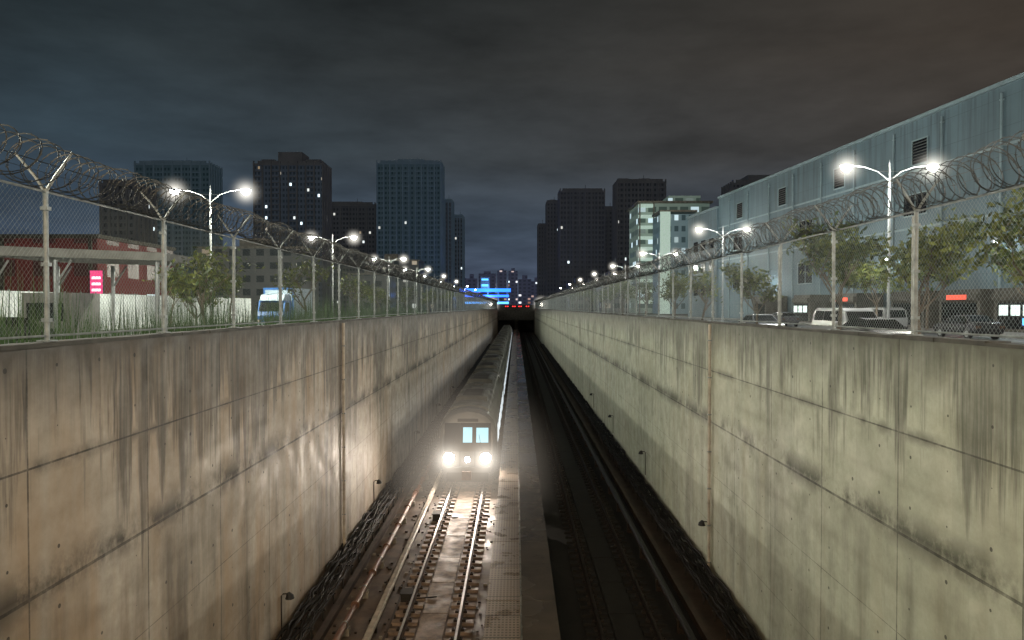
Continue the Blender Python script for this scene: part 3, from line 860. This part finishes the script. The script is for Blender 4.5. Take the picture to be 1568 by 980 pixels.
def cladding(name, col):
    m, t, b = newmat(name)
    tc = t.n('ShaderNodeTexCoord')
    sp = t.n('ShaderNodeSeparateXYZ'); t.set(sp.inputs[0], tc.outputs['Object'])
    y, z = sp.outputs[1], sp.outputs[2]
    big = t.noise(t.comb(0.0, y, z), .12, 5, .6)
    stk = t.noise(t.comb(0.0, t.m('MULTIPLY', y, 1.6), t.m('MULTIPLY', z, .08)), 1.0, 5, .6)
    c = t.mix(t.mr(big, .3, .7, 0, 1), c4([x*.75 for x in col]), c4([x*1.2 for x in col]))
    c = t.mix(t.m('MULTIPLY', t.mr(stk, .45, .68, 0, .75), t.mr(z, 8, 20, .3, 1)), c, c4([x*.35 for x in col]))
    jy = t.m('LESS_THAN', t.m('FRACT', t.m('DIVIDE', y, 3.7)), .012)
    jz = t.m('LESS_THAN', t.m('FRACT', t.m('DIVIDE', z, 2.4)), .014)
    c = t.mix(t.m('MULTIPLY', t.m('MAXIMUM', jy, jz), .6), c, c4([x*.3 for x in col]))
    t.set(b.inputs['Base Color'], c); b.inputs['Roughness'].default_value = .75
    return m
blw = cladding('factory_wall_blue_grey', (0.060, 0.098, 0.120))
blr = mat('factory_trim', (0.12,0.17,0.19), .6, var=.2, scale=1)
root = empty('factory_building', (45.2, 8, G), math.radians(5.29))
mb = MB()
H = 20.2
mb.box(0,45,0,118,0,H,blw); mb.box(-.35,45,118.002,133,0,H-1.6,blw)
mb.box(-.25,45.2,-.1,118,H+.002,H+.35,blr); mb.box(-.6,45.2,118.0,133.2,H-1.597,H-1.25,blr)
mb.box(-.06,-.003,0,118,H-5.0,H-4.8,blr); mb.box(-.06,-.003,0,118,9.6,9.8,blr)
mb.obj('walls', root)
mb = MB()
y_ = 2.0; k = 0
while y_ < 114:
    mb.tube([(-.16,y_,.2),(-.16,y_,H-.6)], .09, blr, 8)
    for zz in (3,7,11,15,19): mb.box(-.25,-.003,y_-.14,y_+.14,zz,zz+.12,blr)
    y_ += 7.4; k += 1
mb.obj('downpipes', root)
mb = MB()
y_ = 4.2; k = 0
while y_ < 114:
    for (z0, z1, wd) in ((15.9,18.2,2.3),(11.0,13.0,3.6),(5.0,7.6,3.8)):
        if z0 > 15 and k % 2 == 1: continue
        if z0 < 15 and (k*7+int(z0)) % 3 != 1: continue
        mb.box(-.02,-.003,y_,y_+wd,z0,z1,M['glass'])
        for q in range(1, 8 if z0 > 15 else 2):
            if z0 > 15:
                zz = z0+(z1-z0)*q/8; mb.box(-.08,-.021,y_,y_+wd,zz,zz+.05,M['copdark'])
            else: mb.box(-.06,-.021,y_+wd/2-.04,y_+wd/2+.04,z0,z1,blr)
        mb.box(-.1,-.003,y_-.1,y_,z0-.1,z1+.1,blr); mb.box(-.1,-.003,y_+wd,y_+wd+.1,z0-.1,z1+.1,blr)
        mb.box(-.14,-.003,y_+.001,y_+wd-.001,z0-.12,z0,blr); mb.box(-.1,-.003,y_+.001,y_+wd-.001,z1,z1+.1,blr)
    y_ += 7.4; k += 1
for yy in (119.5,123.5,127.5):
    for zz in (4,8,12): mb.box(-.37,-.353,yy,yy+2.2,zz,zz+1.8,M['glass'])
mb.obj('windows', root)
shopw = emit('shop_light', (.85,1.0,.95), .9)
shopr = emit('shop_sign_red', (1.0,.08,.03), .9)
mb = MB()
for (ya, yb, m) in ((38,44,'d'),(46,50.5,'w'),(52,57,'r'),(59,64,'d'),(70,75,'r'),(80,84,'w'),(92,96,'d')):
    mb.box(-3.2,-.26,ya,yb,0,3.4,M['copdark'])
    mb.box(-3.24,-3.203,ya+.4,yb-.4,.3,2.3,M['glass'])
    if m == 'w':
        for q in range(3): mb.box(-3.27,-3.241,ya+.6+q*1.2,ya+1.5+q*1.2,1.3,2.1,shopw)
    mb.box(-3.5,-3.203,ya+.1,yb-.1,2.5,3.0,M['copdark'])
    if m == 'r': mb.box(-3.54,-3.501,ya+1.2,yb-1.4,2.55,2.95,shopr)
mb.box(-3.3,-3.241,47,47.5,.6,1.1,M['bluew'])
mb.obj('shops', root)
mb = MB()
for (yy, zz) in ((53,7.4),(68,6.9),(96,6)):
    mb.tube([(-.1,yy,zz+.3),(-1.0,yy,zz+.3),(-1.1,yy,zz)], .04, M['pole'], 6); mb.tube([(-1.1,yy,zz-.001),(-1.1,yy,zz-.12),(-1.1,yy,zz-.2)], [.16,.2,.1], M['lampc'], 10)
    light('bulb','POINT',(-1.3,yy,zz-.5),220,(.9,1,1),root,size=.15)
    halo(glow_lamp,(-1.1,yy,zz-.1),.8,root)
mb.obj('wall_lights', root)

# ------------------------------------------------------------------ left side buildings
hm = mat('hoarding_white', (.46,.50,.50), .55, var=.25, scale=.8)
root = empty('site_hoarding', (-33, 0, G))
mb = MB(); y_ = 14.0
while y_ < 92:
    mb.box(-.05,.0,y_,y_+1.96,.1,3.0,hm)
    for q in range(1,8): mb.box(.001,.02,y_+q*.24,y_+q*.24+.08,.12,2.98,hm)
    mb.box(-.05,.04,y_+1.962,y_+1.998,0,3.1,M['galv'])
    y_ += 2.0
mb.obj('panels', root)
redm = facade('red_lit_facade', (0.10,0.018,0.018), (0.03,0.012,0.012), pu=5, pv=4, lit=.97, haze=.024, es=1.0, hazecol=(1.0,.14,.16))
root = empty('red_warehouse', (-75, 90, G))
mb = MB(); mb.box(-20,24,0,20,0,10.3,redm); mb.box(-20.3,24.3,-.3,20.3,10.303,10.8,M['copdark'])
for i in range(9): mb.box(-20+i*5.4-.2,-20+i*5.4+.2,-.25,-.003,0,10.3,M['copdark'])
mb.obj('walls', root)
root = empty('neon_sign', (-42.0, 73, G))
mb = MB(); mb.box(-.08,.08,0,.15,0,3.0,M['pole']); mb.box(1.0,1.16,0,.15,0,3.0,M['pole']); mb.box(-.1,1.25,-.12,.12,3.0,5.6,M['copdark']); mb.box(-.04,1.19,-.16,-.122,3.06,5.54,emit('pink_neon',(1,.08,.28),.8))
wnn = emit('white_neon',(1,.75,.8),1.8)
for zz in (3.5,4.1,4.7): mb.box(.15,1.0,-.2,-.161,zz,zz+.25,wnn)
mb.obj('panel', root)
root = empty('gate_canopy', (-25.0, 44, G))
can = mat('canopy_grey', (.17,.17,.16), .6, var=.25, scale=1.5)
mb = MB()
mb.loft([[(-5.5,-2.5,4.9),(5.2,-2.5,4.55),(5.2,-2.5,5.0),(-5.5,-2.5,5.45)],[(-5.5,4.5,4.9),(5.2,4.5,4.55),(5.2,4.5,5.0),(-5.5,4.5,5.45)]], can)
for (xx,yy) in ((-4.8,-2),(-1.2,-2),(4.6,-2),(-4.8,4),(-1.2,4),(4.6,4)):
    mb.tube([(xx,yy,0),(xx,yy,4.6)], .12, M['pole'], 10)
    mb.tube([(xx,yy,3.2),(xx+.9,yy,4.6)], .06, M['pole'], 6)
mb.box(-4.5,-1.5,0,3,0,2.8,can); mb.box(-4.2,-2,-.03,-.003,1.1,2.2,M['glass'])
mb.obj('roof_and_posts', root)

# ------------------------------------------------------------------ vehicles
def car(x, y, rot, col, van=False, lights=True):
    root = empty('parked_van' if van else 'parked_car', (x, y, G+.005), rot)
    pm = mat('car_paint', col, .25, .3, var=.05)
    if van: prof = [(-2.35,.35,.86),(-2.4,.8,.9),(-2.2,1.05,.88),(-1.55,1.75,.76),(-1.2,1.88,.74),(1.9,1.9,.74),(2.3,1.7,.78),(2.4,.9,.9),(2.35,.35,.86)]
    else: prof = [(-2.2,.35,.80),(-2.28,.62,.86),(-2.1,.84,.86),(-1.15,.98,.86),(-.45,1.4,.66),(.1,1.46,.64),(.9,1.42,.66),(1.55,1.05,.84),(2.15,.98,.84),(2.25,.6,.86),(2.15,.35,.80)]
    mb = MB()
    L_ = [(-w_, yy, zz) for (yy, zz, w_) in prof]; R_ = [(w_, yy, zz) for (yy, zz, w_) in prof]
    n = len(prof)
    for i in range(n):
        j = (i+1) % n
        mb.quad([L_[i], L_[j], R_[j], R_[i]], pm)
    mb.quad(L_, pm); mb.quad(list(reversed(R_)), pm)
    mb.obj('body', root)
    mb = MB()
    if van: wins = [((-1.5,1.2),(-.5,1.2),(-.5,1.72),(-1.15,1.72)),((-.4,1.2),(.8,1.2),(.8,1.72),(-.4,1.72)),((.9,1.2),(2.1,1.2),(2.0,1.72),(.9,1.72))]
    else: wins = [((-.95,1.0),(.05,1.0),(.05,1.36),(-.42,1.36)),((.13,1.0),(1.3,1.0),(.85,1.36),(.13,1.36))]
    for wq in wins:
        for s in (-1,1):
            pts = []
            for (yy,zz) in wq:
                if van: xx = .9-(zz-1.05)*.19
                else: xx = .86-(zz-.98)*.47
                pts.append((s*(xx+.012), yy, zz))
            mb.quad(pts, M['glass'])
    if van:
        mb.quad([(-.8,-2.19,1.12),(.8,-2.19,1.12),(.7,-1.63,1.7),(-.7,-1.63,1.7)], M['glass'])
        mb.quad([(-.75,2.39,1.15),(.75,2.39,1.15),(.7,2.33,1.7),(-.7,2.33,1.7)], M['glass'])
    else:
        mb.quad([(-.74,-1.1,1.03),(.74,-1.1,1.03),(.6,-.52,1.385),(-.6,-.52,1.385)], M['glass'])
        mb.quad([(-.74,1.53,1.09),(.74,1.53,1.09),(.6,.98,1.40),(-.6,.98,1.40)], M['glass'])
    mb.obj('windows', root)
    mb = MB()
    for s in (-1,1):
        for yy in (-1.4,1.4):
            mb.tube([(s*.72,yy,.33),(s*.9,yy,.33)], .33, M['black'], 18); mb.tube([(s*.89,yy,.33),(s*.915,yy,.33)], .19, M['galv'], 12)
        mb.box(s*.68-.14,s*.68+.14,-2.3,-2.2,.62,.74,M['cover']); mb.box(s*.70-.12,s*.70+.12,2.2,2.3,.68,.82,M['red'] if lights else M['rust'])
        mb.box(s*.93-.08,s*.93+.08,-.85,-.75,.98,1.1,pm)
    mb.obj('wheels_and_lamps', root)
car(17.8, 40, 0, (.35,.36,.38), van=True, lights=False)
car(16.5, 50, 0, (.15,.16,.18), lights=False)
car(16.0, 33, 0, (.03,.03,.035), lights=False); car(28, 46, math.pi, (.04,.04,.045), lights=False); car(28.5, 58, math.pi, (.25,.26,.27), van=True, lights=False); car(27,75,math.pi,(.1,.1,.12), lights=False)
car(-24.5, 35.5, math.pi, (.03,.03,.035), lights=False); car(-17,84,math.pi,(.3,.3,.32)); car(-16.5,100,math.pi,(.1,.1,.1))
root = empty('box_truck', (-19.3, 58, G+.005))
bw = mat('truck_box_white', (.36,.46,.55), .5, var=.15); bb = mat('truck_cab_blue', (.03,.13,.38), .3, var=.1)
mb = MB()
mb.box(-1.2,1.2,2.1,7.6,1.0,3.5,bw)
for q in range(8): mb.box(1.203,1.23,2.4+q*.65,2.45+q*.65,1.0,3.5,bw)
mb.box(-1.23,1.23,2.06,2.098,3.35,3.5,bb); mb.box(-1.23,-1.1,2.06,2.098,1,3.349,bb); mb.box(1.1,1.23,2.06,2.098,1,3.349,bb)
mb.obj('cargo_box', root)
mb = MB()
cs_ = [(0,.5),(-.05,1.25),(.12,1.55),(.45,2.35),(.6,2.45),(1.95,2.45),(1.95,.5)]
mb.loft([[(-1.05,a,b) for a,b in cs_],[(1.05,a,b) for a,b in cs_]], bb)
mb.loft([[(-.95,.3,2.46),(-.95,.7,2.9),(-.95,1.95,3.05),(-.95,1.95,2.46)],[(.95,.3,2.46),(.95,.7,2.9),(.95,1.95,3.05),(.95,1.95,2.46)]], bw)
mb.quad([(-.95,.12,1.6),(.95,.12,1.6),(.9,.42,2.32),(-.9,.42,2.32)], M['glass'])
for s in (-1,1):
    mb.quad([(s*1.056,.35,1.6),(s*1.056,1.4,1.6),(s*1.056,1.4,2.3),(s*1.056,.6,2.3)], M['glass'])
    mb.box(s*.85-.15,s*.85+.15,-.09,-.0,.75,.95,M['cover']); mb.box(s*1.2-.06,s*1.2+.06,.2,.3,1.5,2.1,M['black'])
mb.box(-1.05,1.05,-.12,.0,.45,.68,bw); mb.box(-.5,.5,-.07,-.0,.85,1.15,M['black'])
mb.box(-.5,.5,1.96,7.5,.6,.98,M['black'])
for s in (-1,1):
    for yy in (.9,6.0): mb.tube([(s*.8,yy,.45),(s*1.05,yy,.45)], .45, M['black'], 18); mb.tube([(s*1.04,yy,.45),(s*1.07,yy,.45)], .25, M['galv'], 12)
mb.obj('cab_and_chassis', root)

# ------------------------------------------------------------------ trees
def treemesh(seed, h, nleaf, yellow):
    random.seed(seed)
    tb = MB(); tips = []
    def branch(p, d, L, rad, lvl):
        pts = [p]; rs = [rad]; n = 4
        for i in range(n):
            d = (d + Vector((random.uniform(-.18,.18), random.uniform(-.18,.18), random.uniform(-.05,.12)))).normalized()
            p = p + d*(L/n); pts.append(p); rs.append(rad*(1-.55*(i+1)/n))
        tb.tube(pts, rs, M['bark'], 8 if lvl == 0 else 5)
        if lvl >= 2: tips.append((pts[-1], L)); tips.append((pts[-2], L))
        if lvl < 3:
            for k in range(random.randint(3, 4) if lvl else 5):
                a = random.uniform(0, 2*math.pi); up = random.uniform(.35, 1.0)
                nd = Vector((math.cos(a), math.sin(a), up)).normalized()
                st = pts[random.choice((2,3,4) if lvl else (3,4,4))]
                branch(st, (nd*.8+d*.4).normalized(), L*random.uniform(.5,.7), rad*.42, lvl+1)
    branch(Vector((0,0,0)), Vector((0,0,1)), h*.5, .11, 0)
    lb = MB()
    dens = [random.random()**1.6 for _ in tips]
    for i in range(nleaf):
        c, L = random.choices(tips, dens)[0]
        sp_ = .27
        q = c + Vector((random.gauss(0,sp_), random.gauss(0,sp_), random.gauss(0,sp_*.7)))
        s = random.uniform(.05,.11)
        a = Vector((random.uniform(-1,1),random.uniform(-1,1),random.uniform(-1,1))).normalized()
        b = a.cross(Vector((random.uniform(-1,1),random.uniform(-1,1),random.uniform(-1,1)))).normalized()
        lb.quad([q-a*s*1.5, q+b*s*.6, q+a*s*1.5, q-b*s*.6], M['leafy'] if random.random() < yellow else M['leaf'])
    def mk(b, nm):
        me = bpy.data.meshes.new(nm); me.from_pydata(b.v, [], b.f)
        for m in b.mats: me.materials.append(m)
        me.polygons.foreach_set('material_index', b.mi); me.update(); return me
    return mk(tb, 'trunk'), mk(lb, 'foliage')
TV = [treemesh(11, 5.6, 1900, .5), treemesh(23, 5.2, 1600, .7), treemesh(37, 5.8, 2200, .4), treemesh(51, 4.8, 600, .6)]
def tree(x, y, v, s, rz):
    root = empty('street_tree', (x, y, G), rz); root.scale = (s, s, s*random.uniform(.92,1.08))
    for me in TV[v]:
        o = bpy.data.objects.new(me.name, me); sc.collection.objects.link(o); o.parent = root
random.seed(4)
for (x, y, v, s) in ((11.8,16.0,0,.88),(12.0,21.5,1,.92),(12,28,2,.9),(12.2,37,1,.85),(12,47,3,.95),(12,58,1,.85),(12,70,3,.95),(12,84,0,.85),(12,100,1,.95),(12,122,0,.95),(12,145,0,.95),(25,52,1,1.1),(33,60,0,1.2),(33,48,1,1.2),(33,75,2,1.2)):
    tree(x+random.uniform(-.3,.3), y, v, s, random.uniform(0,6))
for (x, y, v, s) in ((-11.8,28.5,3,.95),(-14,33,1,.75),(-12,42,3,1.0),(-12,53,3,.9),(-12,66,1,.8),(-12,82,3,.9),(-12,100,1,.9),(-12,140,0,.9),(-30,64,3,1.1),(-30,78,0,1.1)):
    tree(x+random.uniform(-.3,.3), y, v, s, random.uniform(0,6))
mb = MB(); random.seed(9)
for i in range(11000):
    y_ = random.uniform(11, 60); x_ = -random.uniform(6.9, 9.4)
    hh = random.uniform(.7,1.6)*(1.3+.9*mnoise.noise(Vector((y_*.5,x_,0)))) ; a = random.uniform(0, 6.28); dx, dy = math.cos(a)*.02, math.sin(a)*.02
    lx, ly = random.gauss(0,.15), random.gauss(0,.15)
    z0 = G+.13
    mb.quad([(x_-dx,y_-dy,z0),(x_+dx,y_+dy,z0),(x_+lx,y_+ly,z0+hh)], M['grass'])
mb.obj('grass')
